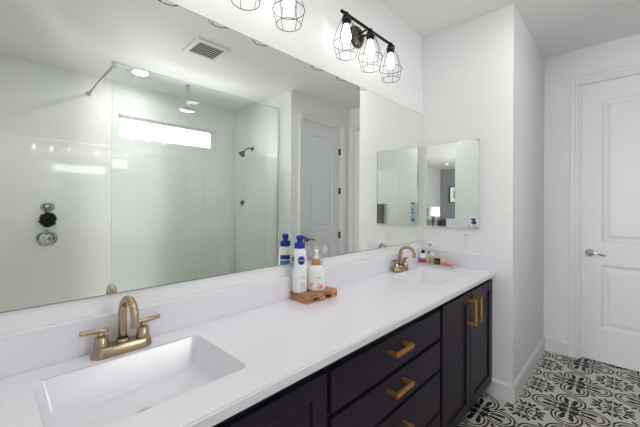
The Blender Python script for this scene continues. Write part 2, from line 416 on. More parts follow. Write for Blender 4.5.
# baseboards
def base_profile(mb, p0, p1, nrm, h=0.125, t=0.014):
    p0, p1, nrm = Vector(p0), Vector(p1), Vector(nrm)
    poly = [(0, 0), (t, 0), (t, h - 0.018), (t * 0.55, h - 0.004), (t * 0.3, h), (0, h)]
    ax = p1 - p0
    A = [mb.bm.verts.new(p0 + nrm * a + Vector((0, 0, z))) for a, z in poly]
    B = [mb.bm.verts.new(p1 + nrm * a + Vector((0, 0, z))) for a, z in poly]
    for i in range(len(poly)):
        j = (i + 1) % len(poly); mb.bm.faces.new((A[i], A[j], B[j], B[i]))
    mb.bm.faces.new(A); mb.bm.faces.new(list(reversed(B)))
    return mb
b = MB(); base_profile(b, (END, CF + 0.02, 0), (END, CLY - 0.0001, 0), (-1, 0, 0)); struct(b.build('baseboard_vanity_end', M['trim']))
b = MB(); base_profile(b, (END - 0.014, CLY, 0), (FARX, CLY, 0), (0, -1, 0)); struct(b.build('baseboard_side', M['trim']))
b = MB(); base_profile(b, (FARX, CLY - 0.014, 0), (FARX, D1A + 0.082, 0), (-1, 0, 0)); struct(b.build('baseboard_right', M['trim']))
b = MB(); base_profile(b, (SHR, OPP, 0), (D2A - 0.075, OPP, 0), (0, 1, 0)); base_profile(b, (D2B + 0.075, OPP, 0), (FARX, OPP, 0), (0, 1, 0)); struct(b.build('baseboard_opposite', M['trim']))
# door casings: stepped profile
def casing(name, a, b, top, fn, wd=0.08):
    mb = MB(); rows = []
    for q, t in ((0, 0), (0, 0.010), (0.14, 0.011), (0.20, 0.018), (0.40, 0.019), (0.47, 0.025), (0.78, 0.026), (0.84, 0.031), (0.97, 0.031), (1.0, 0.028), (1.0, 0), (0, 0)):
        rows.append([fn(a - wd * q, 0, t), fn(a - wd * q, top + wd * q, t), fn(b + wd * q, top + wd * q, t), fn(b + wd * q, 0, t)])
    mb.rings(rows, cap0=False, cap1=False, smooth=False, closed=False)
    return struct(mb.build(name, M['trim']))
# panel grids used by doors: fn(u, v, d), d grows towards the viewer
def panel_face(mb, W, H, panels, fn, steps, mi=0):
    us = sorted({0, W} | {p[0] for p in panels} | {p[1] for p in panels}); vs = sorted({0, H} | {p[2] for p in panels} | {p[3] for p in panels})
    def quad(p):
        try: mb.bm.faces.new([mb.bm.verts.new(fn(*q)) for q in p]).material_index = mi
        except ValueError: pass
    for i in range(len(us) - 1):
        for j in range(len(vs) - 1):
            u0, u1, v0, v1 = us[i], us[i + 1], vs[j], vs[j + 1]
            if any(p[0] <= u0 and u1 <= p[1] and p[2] <= v0 and v1 <= p[3] for p in panels): continue
            quad([(u0, v0, 0), (u1, v0, 0), (u1, v1, 0), (u0, v1, 0)])
    for (u0, u1, v0, v1) in panels:
        prev = (0, 0)
        for (ins, d) in steps:
            a = [(u0 + prev[0], v0 + prev[0]), (u1 - prev[0], v0 + prev[0]), (u1 - prev[0], v1 - prev[0]), (u0 + prev[0], v1 - prev[0])]
            c = [(u0 + ins, v0 + ins), (u1 - ins, v0 + ins), (u1 - ins, v1 - ins), (u0 + ins, v1 - ins)]
            for k in range(4):
                l = (k + 1) % 4
                quad([a[k] + (prev[1],), a[l] + (prev[1],), c[l] + (d,), c[k] + (d,)])
            prev = (ins, d)
        quad([q + (prev[1],) for q in c])
def panel_slab(mb, W, H, th, panels, fn, steps):
    panel_face(mb, W, H, panels, fn, steps)
    P = [(0, 0), (W, 0), (W, H), (0, H)]
    for k in range(4):
        l = (k + 1) % 4
        mb.bm.faces.new([mb.bm.verts.new(fn(*q)) for q in (P[k] + (0,), P[k] + (-th,), P[l] + (-th,), P[l] + (0,))])
    mb.bm.faces.new([mb.bm.verts.new(fn(*(q + (-th,)))) for q in P])
    return mb
DSTEPS = [(0.010, -0.006), (0.022, -0.010), (0.034, -0.010), (0.060, -0.003)]
def lever(parent, pos, out, along, m, L=0.11):
    pos, out, along = Vector(pos), Vector(out), Vector(along)
    mb = MB()
    mb.lathe([(0.034, 0), (0.034, 0.006), (0.029, 0.011), (0.012, 0.013), (0.011, 0.05), (0.0, 0.052)], pos, tuple(out), n=24, cap0=True, cap1=False)
    up = Vector((0, 0, 1)); pts = []; rad = []
    for i in range(11):
        t = i / 10
        pts.append(pos + out * (0.046 + 0.010 * math.sin(t * PI)) + along * (t * L - 0.008) + up * (0.007 * math.sin(t * PI * 1.6) - 0.004 * t)); rad.append(0.0105 - 0.0045 * t)
    mb.tube(pts, rad, 10)
    return mb.build('door_handle', m, parent)
# door 1 : x = FARX, seen directly
W1 = (D1A - D1B) - 0.008
f1 = lambda u, v, d: (FARX + 0.014 - d, D1A - 0.004 - u, 0.012 + v)
mb = MB(); H1 = DH - 0.016
pan = [(0.135, W1 - 0.135, 0.285, 0.835), (0.135, W1 - 0.135, 1.03, H1 - 0.16)]
panel_slab(mb, W1, H1, 0.036, pan, f1, DSTEPS)
d1 = struct(mb.build('door_1', M['door']), 'white two panel door at the far right end of the room')
lever(d1, f1(0.062, 0.93, 0), (-1, 0, 0), (0, -1, 0), M['chrome'])['label'] = 'chrome lever handle'
casing('trim_1', -D1A, -D1B, DH, lambda u, v, d: (FARX - d, -u, v))
jm = MB().box(FARX, FARX + T, D1A - 0.003, D1A, 0, DH).box(FARX, FARX + T, D1B, D1B + 0.003, 0, DH).box(FARX, FARX + T, D1B, D1A, DH - 0.003, DH)
jm.box(FARX + 0.06, FARX + 0.08, D1B, D1A, 0, 0.012)  # filler strip added under the door against the sky leak
struct(jm.build('trim_2', M['trim']))
# door 2 : y = OPP, seen in the mirror
W2 = (D2B - D2A) - 0.008
f2 = lambda u, v, d: (D2A + 0.004 + u, OPP - 0.008 + d, 0.012 + v)
mb = MB()
pan = [(0.15, W2 - 0.14, 0.285, 0.835), (0.15, W2 - 0.14, 1.03, H1 - 0.16)]
panel_slab(mb, W2, H1, 0.036, pan, f2, DSTEPS)
d2 = struct(mb.build('door_2', M['door']), 'white two panel door reflected in the large mirror')
lever(d2, f2(0.075, 0.90, 0), (0, 1, 0), (1, 0, 0), M['nickel'])
for z in (2.10, 1.55, 0.93, 0.25):
    h = MB().lathe([(0.009, -0.045), (0.009, 0.045)], (D2B - 0.002, OPP + 0.006, z), n=12)
    h.box(D2B - 0.022, D2B + 0.016, OPP - 0.024, OPP - 0.001, z - 0.045, z + 0.045)
    h.build('hinge', M['nickel'], d2)
casing('trim_3', D2A, D2B, DH, lambda u, v, d: (u, OPP + d, v), 0.072)
# doorway to the bedroom
struct(MB().box(LFT - T, LFT, O0 - 0.012, O0, 0, OH).box(LFT - T, LFT, O1, O1 + 0.012, 0, OH).box(LFT - T, LFT, O1, O0, OH - 0.012, OH).build('trim_4', M['wall']))
# ================================================================== BIG MIRROR + SMALL MIRRORED CABINET
MZ0, MZ1 = 1.057, 2.099
t = thing('wall_mirror', (1.2, 0, MZ0), 'large frameless mirror running above the counter along the vanity wall', 'mirror')
MB().box(LFT + 0.01 - 1.2, END - 0.003 - 1.2, -0.006, -0.0002, 0, MZ1 - MZ0).build('backing', M['mirroredge'], t)
mb = MB(); mb.box(LFT + 0.012 - 1.2, END - 0.005 - 1.2, -0.0068, -0.0061, 0.002, MZ1 - MZ0 - 0.002); mb.build('mirror_glass', M['mirror'], t)
SY0, SY1, SZ0, SZ1 = -0.446, -0.045, 1.182, 1.838
t = thing('medicine_cabinet', (END, (SY0 + SY1) / 2, SZ0), 'small frameless mirrored cabinet on the end wall above the outlet', 'medicine cabinet')
hw = (SY1 - SY0) / 2; hh = SZ1 - SZ0
MB().box(-0.012, -0.0002, -hw + 0.004, hw - 0.004, 0.004, hh - 0.004).build('cabinet_rim', M['chrome'], t)
mb = MB(); bw = 0.004
A = [(-0.0172, -hw, 0), (-0.0172, hw, 0), (-0.0172, hw, hh), (-0.0172, -hw, hh)]
B = [(-0.0175, -hw + bw, bw), (-0.0175, hw - bw, bw), (-0.0175, hw - bw, hh - bw), (-0.0175, -hw + bw, hh - bw)]
K = [(-0.012, p[1], p[2]) for p in A]
mb.rings([K, A, B], smooth=False)
mb.build('mirror_door', M['mirror'], t)
# ================================================================== VANITY
FY = CF + 0.02           # cabinet front plane -0.533
DT = 0.019
def cabinet(name, x0, x1, label, cat='cabinet', endleft=False):
    t = thing(name, ((x0 + x1) / 2, FY, 0), label, cat, 'dark vanity cabinets under the white counter')
    ox, oy = (x0 + x1) / 2, FY
    mb = MB()
    z0, z1 = 0.095, CT - 0.031
    th = 0.018
    mb.box(x0 - ox, x0 + th - ox, DT + 0.001, -FY - 0.003, z0, z1)
    mb.box(x1 - th - ox, x1 - ox, DT + 0.001, -FY - 0.003, z0, z1)
    mb.box(x0 + th - ox, x1 - th - ox, DT + 0.001, -FY - 0.003, z0, z0 + th)
    mb.box(x0 + th - ox, x1 - th - ox, -FY - 0.012, -FY - 0.003, z0 + th, z1)
    mb.box(x0 + th - ox, x1 - th - ox, DT + 0.001, DT + 0.02, z1 - 0.04, z1)
    mb.box(x0 + th - ox, x0 + th + 0.03 - ox, DT + 0.001, DT + 0.02, z0 + th, z1 - 0.04)
    mb.box(x1 - th - 0.03 - ox, x1 - th - ox, DT + 0.001, DT + 0.02, z0 + th, z1 - 0.04)
    mb.build('carcass', M['cabin'], t)
    MB().box(x0 - ox, x1 - ox, 0.075, 0.09, 0.0, z0).build('toe_kick', M['cabin'], t)
    return t, ox
def pull(parent, cx, cz, L, vertical, lab=None):
    # square bar handle: two posts and a flat grip, standing off the front
    mb = MB(); s = 0.0075; dep = 0.042
    if vertical:
        for sg in (-1, 1): mb.box(cx - s, cx + s, -dep, 0, cz + sg * (L / 2 - s) - s, cz + sg * (L / 2 - s) + s, 0.001)
        mb.box(cx - s - 0.001, cx + s + 0.001, -dep - 0.008, -dep + 0.003, cz - L / 2, cz + L / 2, 0.0015)
    else:
        for sg in (-1, 1): mb.box(cx + sg * (L / 2 - s) - s, cx + sg * (L / 2 - s) + s, -dep, 0, cz - s, cz + s, 0.001)
        mb.box(cx - L / 2, cx + L / 2, -dep - 0.008, -dep + 0.003, cz - s - 0.001, cz + s + 0.001, 0.0015)
    o = mb.build('handle', M['brass'], parent); o['label'] = 'brushed brass bar handle'
    return o
def front(name, t, ox, x0, x1, z0, z1, shaker=True):
    W, H = x1 - x0, z1 - z0
    f = lambda u, v, d: (x0 - ox + u, -d, z0 + v)
    mb = MB()
    if shaker:
        fr = 0.062
        panel_slab(mb, W, H, DT, [(fr, W - fr, fr, H - fr)], f, [(0.0015, -0.0015), (0.002, -0.010)])
    else:
        mb.box(x0 - ox, x1 - ox, 0, DT, z0, z1, 0.002)
    return mb.build(name, M['cab'], t)
X0, XA, XB, X1 = LFT + 0.002, 0.755, 1.617, END - 0.002
DZ0, DZ1 = 0.11, 0.818
t, ox = cabinet('vanity_cabinet', X0, XA, 'dark two door vanity cabinet under the left sink, nearest the camera')
xm = 0.315
for (a, b_, hx) in ((X0 + 0.004, xm - 0.003, xm - 0.05), (xm + 0.003, XA - 0.010, xm + 0.05)):
    dr = front('door', t, ox, a, b_, DZ0, DZ1)
    pull(dr, hx - ox, 0.713, 0.152, True)
t, ox = cabinet('drawer_cabinet', XA + 0.001, XB - 0.001, 'dark bank of slab drawers with brass pulls between the two sinks')
hx = 1.163
for (a, b_) in ((0.672, DZ1 - 0.004), (0.515, 0.654), (0.303, 0.498), (DZ0, 0.286)):
    dr = front('drawer', t, ox, XA + 0.012, XB - 0.014, a, b_, False)
    pull(dr, hx - ox, (a + b_) / 2 + 0.023, 0.138, False)
t, ox = cabinet('vanity_cabinet', XB, X1, 'dark two door vanity cabinet under the right sink, beside the end wall')
xm = 2.046
for (a, b_, hx) in ((XB + 0.014, xm - 0.004, xm - 0.050), (xm + 0.004, X1 - 0.001, xm + 0.044)):
    dr = front('door', t, ox, a, b_, DZ0 - 0.01, DZ1 + 0.004)
    pull(dr, hx - ox, 0.713, 0.152, True)
# ---- counter with two integral sinks
S1 = (0.075, 0.520); S2 = (1.80, 2.245); SYB, SYF = -0.105, -0.435
ct = thing('countertop', (1.18, 0, CT - 0.031), 'long white counter with backsplash and two rectangular integral sinks', 'counter')
o0 = Vector((1.18, 0, CT - 0.031))
xs = [LFT + 0.002, S1[0], S1[1], S2[0], S2[1], END - 0.001]; ys = [CF, SYF, SYB, -0.001]
mb = MB()
for i in range(5):
    for j in range(3):
        if j == 1 and i in (1, 3): continue
        for z in (CT, CT - 0.030):
            mb.bm.faces.new([mb.bm.verts.new(p) for p in ((xs[i], ys[j], z), (xs[i + 1], ys[j], z), (xs[i + 1], ys[j + 1], z), (xs[i], ys[j + 1], z))])
def wallq(p, q):
    mb.bm.faces.new([mb.bm.verts.new(v) for v in (p + (CT - 0.03,), q + (CT - 0.03,), q + (CT,), p + (CT,))])
for i in range(5):
    wallq((xs[i], ys[0]), (xs[i + 1], ys[0])); wallq((xs[i], ys[3]), (xs[i + 1], ys[3]))
for j in range(3):
    wallq((xs[0], ys[j]), (xs[0], ys[j + 1])); wallq((xs[5], ys[j]), (xs[5], ys[j + 1]))
for (a, b_) in (S1, S2):
    for p, q in (((a, SYF), (b_, SYF)), ((b_, SYF), (b_, SYB)), ((b_, SYB), (a, SYB)), ((a, SYB), (a, SYF))): wallq(p, q)
bmesh.ops.remove_doubles(mb.bm, verts=mb.bm.verts[:], dist=1e-6)
fe = [e for e in mb.bm.edges if len(e.link_faces) == 2 and all(abs(v.co.y - CF) < 1e-6 for v in e.verts) and all(abs(v.co.z - CT) < 1e-6 for v in e.verts)]
bmesh.ops.bevel(mb.bm, geom=fe, offset=0.005, segments=3, affect='EDGES')
mb.build('slab', M['counter'], ct).matrix_parent_inverse = Matrix.Translation(-o0)
mb = MB().box(LFT + 0.002, END - 0.001, -0.021, -0.001, CT, 0.998, 0.003)
mb.build('backsplash', M['counter'], ct).matrix_parent_inverse = Matrix.Translation(-o0)
mb = MB().box(END - 0.021, END - 0.001, CF + 0.004, -0.0212, CT, 0.998, 0.003)
mb.build('side_splash', M['counter'], ct).matrix_parent_inverse = Matrix.Translation(-o0)
for (a, b_) in (S1, S2):
    mb = MB()
    r = 0.022; k = 5
    outer = []
    for c in ((b_, SYB), (a, SYB), (a, SYF), (b_, SYF)): outer += [(c[0], c[1], CT)] * (k + 1)
    rg = [outer, rrect(a, b_, SYF, SYB, CT, r, k)]
    rg.append(rrect(a + 0.003, b_ - 0.003, SYF + 0.003, SYB - 0.003, CT - 0.004, r, k))
    rg.append(rrect(a + 0.020, b_ - 0.020, SYF + 0.012, SYB - 0.014, CT - 0.085, r, k))
    rg.append(rrect(a + 0.032, b_ - 0.032, SYF + 0.024, SYB - 0.026, CT - 0.100, r, k))
    rg.append(rrect(a + 0.060, b_ - 0.060, SYF + 0.06, SYB - 0.055, CT - 0.107, r, k))
    cx, cy = (a + b_) / 2, (SYF + SYB) / 2
    rg.append([(cx + 0.032 * math.cos(math.atan2(p[1] - cy, p[0] - cx)), cy + 0.032 * math.sin(math.atan2(p[1] - cy, p[0] - cx)), CT - 0.113) for p in rg[-1]])
    shell = [rrect(a + 0.055, b_ - 0.055, SYF + 0.045, SYB - 0.05, CT - 0.122, r, k), rrect(a + 0.020, b_ - 0.020, SYF + 0.012, SYB - 0.014, CT - 0.108, r, k),
             rrect(a + 0.004, b_ - 0.004, SYF + 0.004, SYB - 0.004, CT - 0.03, r, k), [(p[0], p[1], CT - 0.03) for p in outer]]
    base = [(cx_ + 0.03 * (p[0] - cx_) / 0.2, cy_ + 0.03 * (p[1] - cy_) / 0.2, CT - 0.122) for cx_, cy_ in (((a + b_) / 2, (SYF + SYB) / 2),) for p in shell[0]]
    mb.rings([base] + shell + [outer], cap0=True, cap1=False, smooth=False)
    mb.rings(rg, cap0=False, cap1=True)
    for f in mb.bm.faces:
        if all(abs(v.co.z - CT) < 1e-5 for v in f.verts): f.smooth = False
    # outside shell below the counter
    ba = mb.build('sink_basin', M['counter'], ct); ba.matrix_parent_inverse = Matrix.Translation(-o0)
    dr = MB().lathe([(0.030, 0), (0.030, 0.003), (0.024, 0.005), (0.020, 0.004), (0.0, 0.006)], (cx, cy, CT - 0.1128), n=24, cap1=False).build('drain', M['chrome'], ba)
    dr['label'] = 'chrome drain'
# ---- faucets
def faucet(x, y, label, twist=0.0):
    t = thing('faucet', (x, y, CT + 0.0004), label, 'faucet', 'bronze centerset faucets')
    mb = MB()
    def stad(w, d, z, k=8):
        return [(math.copysign(w - d, math.cos(a)) + d * math.cos(a), d * math.sin(a), z) for a in [2 * PI * (i + 0.5) / (4 * k) for i in range(4 * k)]]
    mb.rings([stad(0.086, 0.030, 0), stad(0.086, 0.030, 0.004), stad(0.080, 0.0255, 0.026), stad(0.077, 0.022, 0.030)])
    mb.build('base_plate', M['bronze'], t)
    pts = [(0, 0.004, 0.028), (0, 0.004, 0.07), (0, 0.004, 0.105)]
    cyr = 0.049
    for i in range(1, 15):
        a = PI * i / 14 * 1.06
        pts.append((0, 0.004 - cyr + cyr * math.cos(a), 0.118 + cyr * 1.08 * math.sin(a)))
    last = Vector(pts[-1]); pts.append(tuple(last + Vector((0, 0.001, -0.005)))); pts.append(tuple(last + Vector((0, 0.002, -0.011))))
    rad = [0.0125] * 3 + [0.0125 - 0.0012 * i / 14 for i in range(1, 15)] + [0.0113, 0.0113]
    mb = MB(); mb.lathe([(0.021, 0.027), (0.0205, 0.034), (0.0165, 0.040)], (0, 0.004, 0), n=24, cap1=False); pts = [tuple(Matrix.Rotation(R(twist), 3, 'Z') @ Vector(p)) for p in pts]; mb.tube(pts, rad, 18)
    mb.build('spout', M['bronze'], t)
    for sg in (-1, 1):
        mb = MB().lathe([(0.0215, 0.026), (0.0205, 0.032), (0.019, 0.046), (0.0175, 0.048), (0.0175, 0.060), (0.014, 0.062), (0.0, 0.062)], (sg * 0.058, 0, 0), n=24, cap1=False)
        mb.lathe([(0.009, 0.060), (0.009, 0.074)], (sg * 0.058, 0, 0), n=16)
        p0 = Vector((sg * 0.040, -0.001, 0.078)); p1 = Vector((sg * 0.112, 0.003, 0.081))
        mb.tube([p0, p0 + (p1 - p0) * 0.04, p0 + (p1 - p0) * 0.96, p1], [0.0062, 0.0075, 0.0068, 0.0055], 14)
        mb.build('lever_handle', M['bronze'], t)
    mb = MB().tube([(0, 0.028, 0.028), (0, 0.028, 0.05)], 0.003, 8).ball((0, 0.028, 0.054), 0.006, n=12)
    mb.build('lift_rod', M['bronze'], t)
    return t
faucet(0.294, -0.062, 'bronze gooseneck faucet behind the left sink, nearest the camera', 5.0)
faucet(2.028, -0.062, 'bronze gooseneck faucet behind the right sink, near the end wall', 20.0)
# ================================================================== VANITY LIGHTS
def vanity_light(x, label):
    RY, RZ = -0.104, 2.405
    t = thing('vanity_light', (x, 0, RZ), label, 'wall light', 'black cage vanity lights above the mirror')
    MB().lathe([(0.068, 0), (0.068, 0.008), (0.062, 0.017), (0.050, 0.028), (0.022, 0.034), (0.0, 0.035)], (-0.008, -0.0002, -0.006), '-Y', n=32, cap1=False).build('canopy', M['oldblack'], t)
    mb = MB()
    for dx in (-0.022, 0.022):
        mb.tube([(dx - 0.008, -0.02, -0.006), (dx - 0.004, -0.06, -0.003), (dx, RY, 0)], 0.0055, 10)
    mb.build('arm', M['black'], t)
    MB().tube([(-0.272, RY, 0), (0.272, RY, 0)], 0.0085, 12).build('rod', M['black'], t)
    for k in (-1, 0, 1):
        cx = k * 0.228
        so = MB().lathe([(0.010, 0.010), (0.013, 0.004), (0.0215, -0.012), (0.024, -0.030), (0.0235, -0.050), (0.020, -0.052), (0.020, -0.058), (0.0, -0.058)], (cx, RY, 0), n=20, cap1=False).build('socket', M['black'], t)
        # pear bulb
        prof = [(0.013, -0.056), (0.014, -0.066), (0.017, -0.080), (0.023, -0.100), (0.027, -0.120), (0.0265, -0.135), (0.021, -0.150), (0.011, -0.158), (0.0, -0.160)]
        bu = MB().lathe(prof, (cx, RY, 0), n=18, cap1=False).build('bulb', M['bulb'], t)
        bu['label'] = 'glowing white bulb'
        mb = MB(); n = 6
        z0, z1, z2 = -0.030, -0.163, -0.230
        r0, r1, r2 = 0.025, 0.073, 0.056
        for i in range(n):
            a = 2 * PI * (i + 0.3) / n; c, s = math.cos(a), math.sin(a)
            mb.tube([(cx + r0 * c, RY + r0 * s, z0), (cx + (r0 + 0.027) * c, RY + (r0 + 0.027) * s, z0 - 0.055), (cx + r1 * c, RY + r1 * s, z1), (cx + r2 * c, RY + r2 * s, z2)], 0.0014, 6)
        for (r, z, rr) in ((r0, z0, 0.0025), (r1, z1, 0.0017), (r2, z2, 0.0017)):
            mb.tube([(cx + r * math.cos(2 * PI * i / 32), RY + r * math.sin(2 * PI * i / 32), z) for i in range(32)], rr, 6, closed=True)
        mb.build('cage', M['wire'], t)
    return t
vanity_light(1.588, 'black three bulb cage light above the mirror, nearer the end wall')
vanity_light(0.717, 'black three bulb cage light cut off by the top of the photo')
# ================================================================== SHOWER
t = thing('shower_screen', (1.6, GLY, 0.09), 'clear glass shower panel standing on the curb, reflected in the mirror', 'shower screen')
GX0, GTOP = 0.716, 2.56
MB().box(GX0 - 1.6, SHR - 0.013 - 1.6, -0.005, 0.005, 0.002, GTOP - 0.09).build('glass_panel', M['glass'], t)
MB().box(GX0 - 0.002 - 1.6, GX0 - 1.6, -0.0052, 0.0052, 0.002, GTOP - 0.09).box(GX0 - 1.6, SHR - 0.013 - 1.6, -0.0065, 0.0065, GTOP - 0.09, GTOP - 0.080).build('polished_edge', M['glassedge'], t)
MB().box(SHR - 0.013 - 1.6, SHR - 1.6, -0.009, 0.009, 0.0, GTOP - 0.09).build('wall_channel', M['glassedge'], t)
mb = MB().tube([(0.728, SHB + 0.001, GTOP - 0.02), (0.728, GLY - 0.004, GTOP - 0.02)], 0.010, 14)
mb.lathe([(0.026, 0), (0.026, 0.006), (0.02, 0.014), (0.012, 0.016)], (0.728, SHB + 0.0005, GTOP - 0.02), 'Y', n=24)
mb.box(0.712, 0.744, GLY - 0.014, GLY + 0.014, GTOP - 0.045, GTOP + 0.008, 0.004)
tag(mb.build('support_bar', M['satin'], None, at=(0.728, SHB, GTOP - 0.02)), 'grey metal bar bracing the shower glass to the back wall', 'support bar')
# rain head on a drop pipe
RX, RYY = 1.592, -2.488
t = thing('rain_shower', (RX, RYY, CEIL), 'overhead rain shower hanging from the ceiling on a straight pipe', 'shower head')
MB().lathe([(0.03, 0), (0.03, -0.006), (0.014, -0.014)], (0, 0, -0.0003), n=24).tube([(0, 0, -0.01), (0, 0, -0.235)], 0.0105, 12).build('drop_pipe', M['satin'], t)
MB().lathe([(0.012, -0.20), (0.020, -0.215), (0.020, -0.235), (0.028, -0.250), (0.088, -0.280), (0.092, -0.287), (0.090, -0.292), (0.0, -0.292)], n=32, cap1=False).build('spray_head', M['satin'], t)
# wall shower head on the right wall
AY, AZ = -2.525, 2.125
xr = SHR - 0.0
t = thing('wall_shower_head', (xr, AY, AZ), 'small angled shower head on an arm on the shower side wall', 'shower head')
MB().lathe([(0.030, 0), (0.028, 0.006), (0.012, 0.012)], (-0.0003, 0, 0), '-X', n=24).tube([(-0.006, 0, 0), (-0.06, 0, 0.004), (-0.10, 0, -0.015), (-0.135, 0, -0.05)], 0.009, 12).build('arm', M['nickel'], t)
dv = Vector((-0.62, 0, -0.78)).normalized()
MB().lathe([(0.012, 0), (0.016, 0.012), (0.018, 0.025), (0.045, 0.055), (0.047, 0.068), (0.043, 0.072), (0, 0.072)], (-0.130, 0, -0.045), tuple(dv), n=24, cap1=False).build('spray_head', M['nickel'], t)
xp = SHR - 0.012
t = thing('wall_control', (xp, -2.74, 1.385), 'small dark shower control below a slider on the shower side wall', 'shower control')
MB().lathe([(0.036, 0), (0.034, 0.008), (0.02, 0.014), (0.018, 0.04), (0.0, 0.042)], (-0.0003, 0, 0), '-X', n=24, cap1=False).build('escutcheon', M['nickel'], t)
MB().tube([(-0.032, 0, 0), (-0.038, 0.012, -0.035), (-0.04, 0.018, -0.065)], [0.008, 0.007, 0.005], 10).build('lever', M['nickel'], t)
tag(MB().box(xp - 0.024, xp - 0.0003, -2.742, -2.702, 1.50, 1.68, 0.006).build('wall_strip', M['white'], None, at=(xp, -2.722, 1.59)), 'slim white strip on the shower side wall above the control', 'holder')  # plain box for a pale vertical strip
# valve and diverter on the back wall
yp = SHB + 0.012
t = thing('shower_valve', (0.386, yp, 1.012), 'round chrome shower valve with a lever on the shower back wall', 'shower valve')
MB().lathe([(0.086, 0), (0.086, 0.004), (0.080, 0.010), (0.062, 0.012), (0.058, 0.007), (0.046, 0.008), (0.040, 0.020), (0.028, 0.024), (0, 0.024)], (0, 0.0003, 0), 'Y', n=36, cap1=False).build('escutcheon', M['chrome'], t)
MB().lathe([(0.026, 0.02), (0.024, 0.058), (0.019, 0.064), (0, 0.065)], (0, 0, 0), 'Y', n=24, cap1=False).tube([(0, 0.052, -0.01), (0.006, 0.058, -0.045), (0.012, 0.060, -0.078)], [0.010, 0.008, 0.006], 10).build('lever', M['chrome'], t)
t = thing('diverter_knob', (0.392, yp, 1.325), 'small chrome knob on the shower back wall holding a dark pouf', 'shower valve')
MB().lathe([(0.056, 0), (0.056, 0.004), (0.050, 0.010), (0.036, 0.012), (0.032, 0.008), (0, 0.008)], (0, 0.0003, 0), 'Y', n=32, cap1=False).build('escutcheon', M['chrome'], t)
MB().lathe([(0.018, 0.006), (0.016, 0.04), (0.022, 0.046), (0.022, 0.058), (0.016, 0.064), (0, 0.065)], (0, 0, 0), 'Y', n=24, cap1=False).build('knob', M['chrome'], t)
random.seed(4)
t = thing('bath_pouf', (0.392, yp + 0.050, 1.196), 'charcoal mesh bath pouf hanging from the chrome knob', 'bath pouf')
mb = MB()
for i in range(70):
    d = Vector((random.gauss(0, 1), random.gauss(0, 1), random.gauss(0, 1))).normalized()
    c = d * 0.040
    u = d.orthogonal().normalized(); v = d.cross(u); ph = random.random() * 6.28
    pts = []
    for k in range(9):
        a = ph + k * 0.8; rr = 0.020 + 0.008 * math.sin(3 * a)
        pts.append(c + u * rr * math.cos(a) + v * rr * math.sin(a) + d * 0.012 * math.cos(2.5 * a))
    for p in pts: p.x *= 1.25; p.z *= 1.35
    for p in pts: p.y = max(p.y, -0.024)
    mb.tube(pts, 0.0042, 5)
mb.build('mesh_ruffle', M['pouf'], t)
MB().tube([(0, 0.0, 0.03), (-0.018, 0.004, 0.07), (-0.028, 0.002, 0.122), (-0.020, 0.002, 0.148), (0, 0.002, 0.158), (0.020, 0.002, 0.148), (0.028, 0.002, 0.122), (0.018, 0.004, 0.07), (0, 0.002, 0.03)], 0.002, 6).build('cord_loop', M['pouf'], t)
# recessed shower downlight, added aisle fill lights and vent in the ceiling
def downlight(x, y, label, group=None, m=M['down']):
    t = thing('downlight', (x, y, CEIL), label, 'ceiling light', group)
    MB().lathe([(0.070, 0.0), (0.090, 0.0), (0.090, -0.004), (0.078, -0.008), (0.070, -0.004)], (0, 0, -0.0003), n=36, cap0=False, cap1=False).build('trim_ring', M['vinyl'], t)
    MB().lathe([(0.070, -0.003), (0.0, -0.003)], (0, 0, 0), n=36, cap0=False, cap1=False).build('lens', m, t)['label'] = 'glowing white lens'
downlight(1.092, -2.484, 'lit round recessed ceiling light over the shower', m=M['downs'])
downlight(0.10, -1.05, 'added unseen fill light in the ceiling above the doorway end of the aisle')  # this and the next two: out-of-view fill lights added to brighten the room
downlight(0.75, -0.98, 'added unseen fill light in the ceiling above the middle of the vanity aisle')
downlight(1.90, -0.86, 'added unseen fill light in the ceiling above the right end of the vanity aisle')
t = thing('ceiling_vent', (1.345, -1.515, CEIL), 'square white ceiling vent with dark louvers, reflected in the mirror', 'vent')
mb = MB(); q0, q1 = 0.155, 0.115
for (a, b_, c, d) in ((-q0, q0, -q0, -q1), (-q0, q0, q1, q0), (-q0, -q1, -q1, q1), (q1, q0, -q1, q1)): mb.box(a, b_, c, d, -0.012, -0.0003, 0.004)
mb.build('frame', M['vinyl'], t)
MB().box(-q1, q1, -q1, q1, -0.004, -0.0004).build('backing', M['ventdark'], t)
for i in range(6):
    y = -q1 + 0.02 + i * 0.038
    o = MB().box(-q1, q1, -0.013, 0.013, -0.001, 0.001).build('louver', M['louver'], t, loc=(0, y, -0.008), rot=(R(-12), 0, 0))
# towels reflected in the small mirror
t = thing('towel_bar', (LFT + 0.012, -2.16, 1.36), 'metal towel bar on the left shower wall, seen in the small mirror', 'towel bar')
mb = MB().tube([(0.06, -0.24, 0), (0.06, 0.21, 0)], 0.008, 12)
for y in (-0.22, 0.19): mb.tube([(0.0003, y, 0), (0.066, y, 0)], 0.010, 12)
mb.build('bar', M['nickel'], t)
def hung_towel(name, W, H, m, parent=None, label=None, cat=None, loc=(0, 0, 0), th=0.010, bar=0.015, motif=None):
    nx = 12; path = []
    for s in range(9): path.append((-bar - 0.004, -H * 0.8 + H * 0.8 * s / 8))
    for s in range(1, 6): a = PI - PI * s / 6; path.append(((bar + 0.004) * math.cos(a), (bar + 0.004) * math.sin(a)))
    for s in range(9): path.append((bar + 0.004, -H * s / 8))
    mb = MB()
    for off in (0,):
        rows = []
        for (x, z) in path:
            rows.append([(x + 0.003 * math.sin(i * 1.3 + z * 6) * min(1, -z * 6 if z < 0 else 0), -W / 2 + W * i / nx, z) for i in range(nx + 1)])
        mb.rings(rows, cap0=False, cap1=False, closed=False)
    o = mb.build(name, m, parent, loc=loc)
    so = o.modifiers.new('thick', 'SOLIDIFY'); so.thickness = th * 0.5; so.offset = 1
    if label: tag(o, label, cat)
    return o
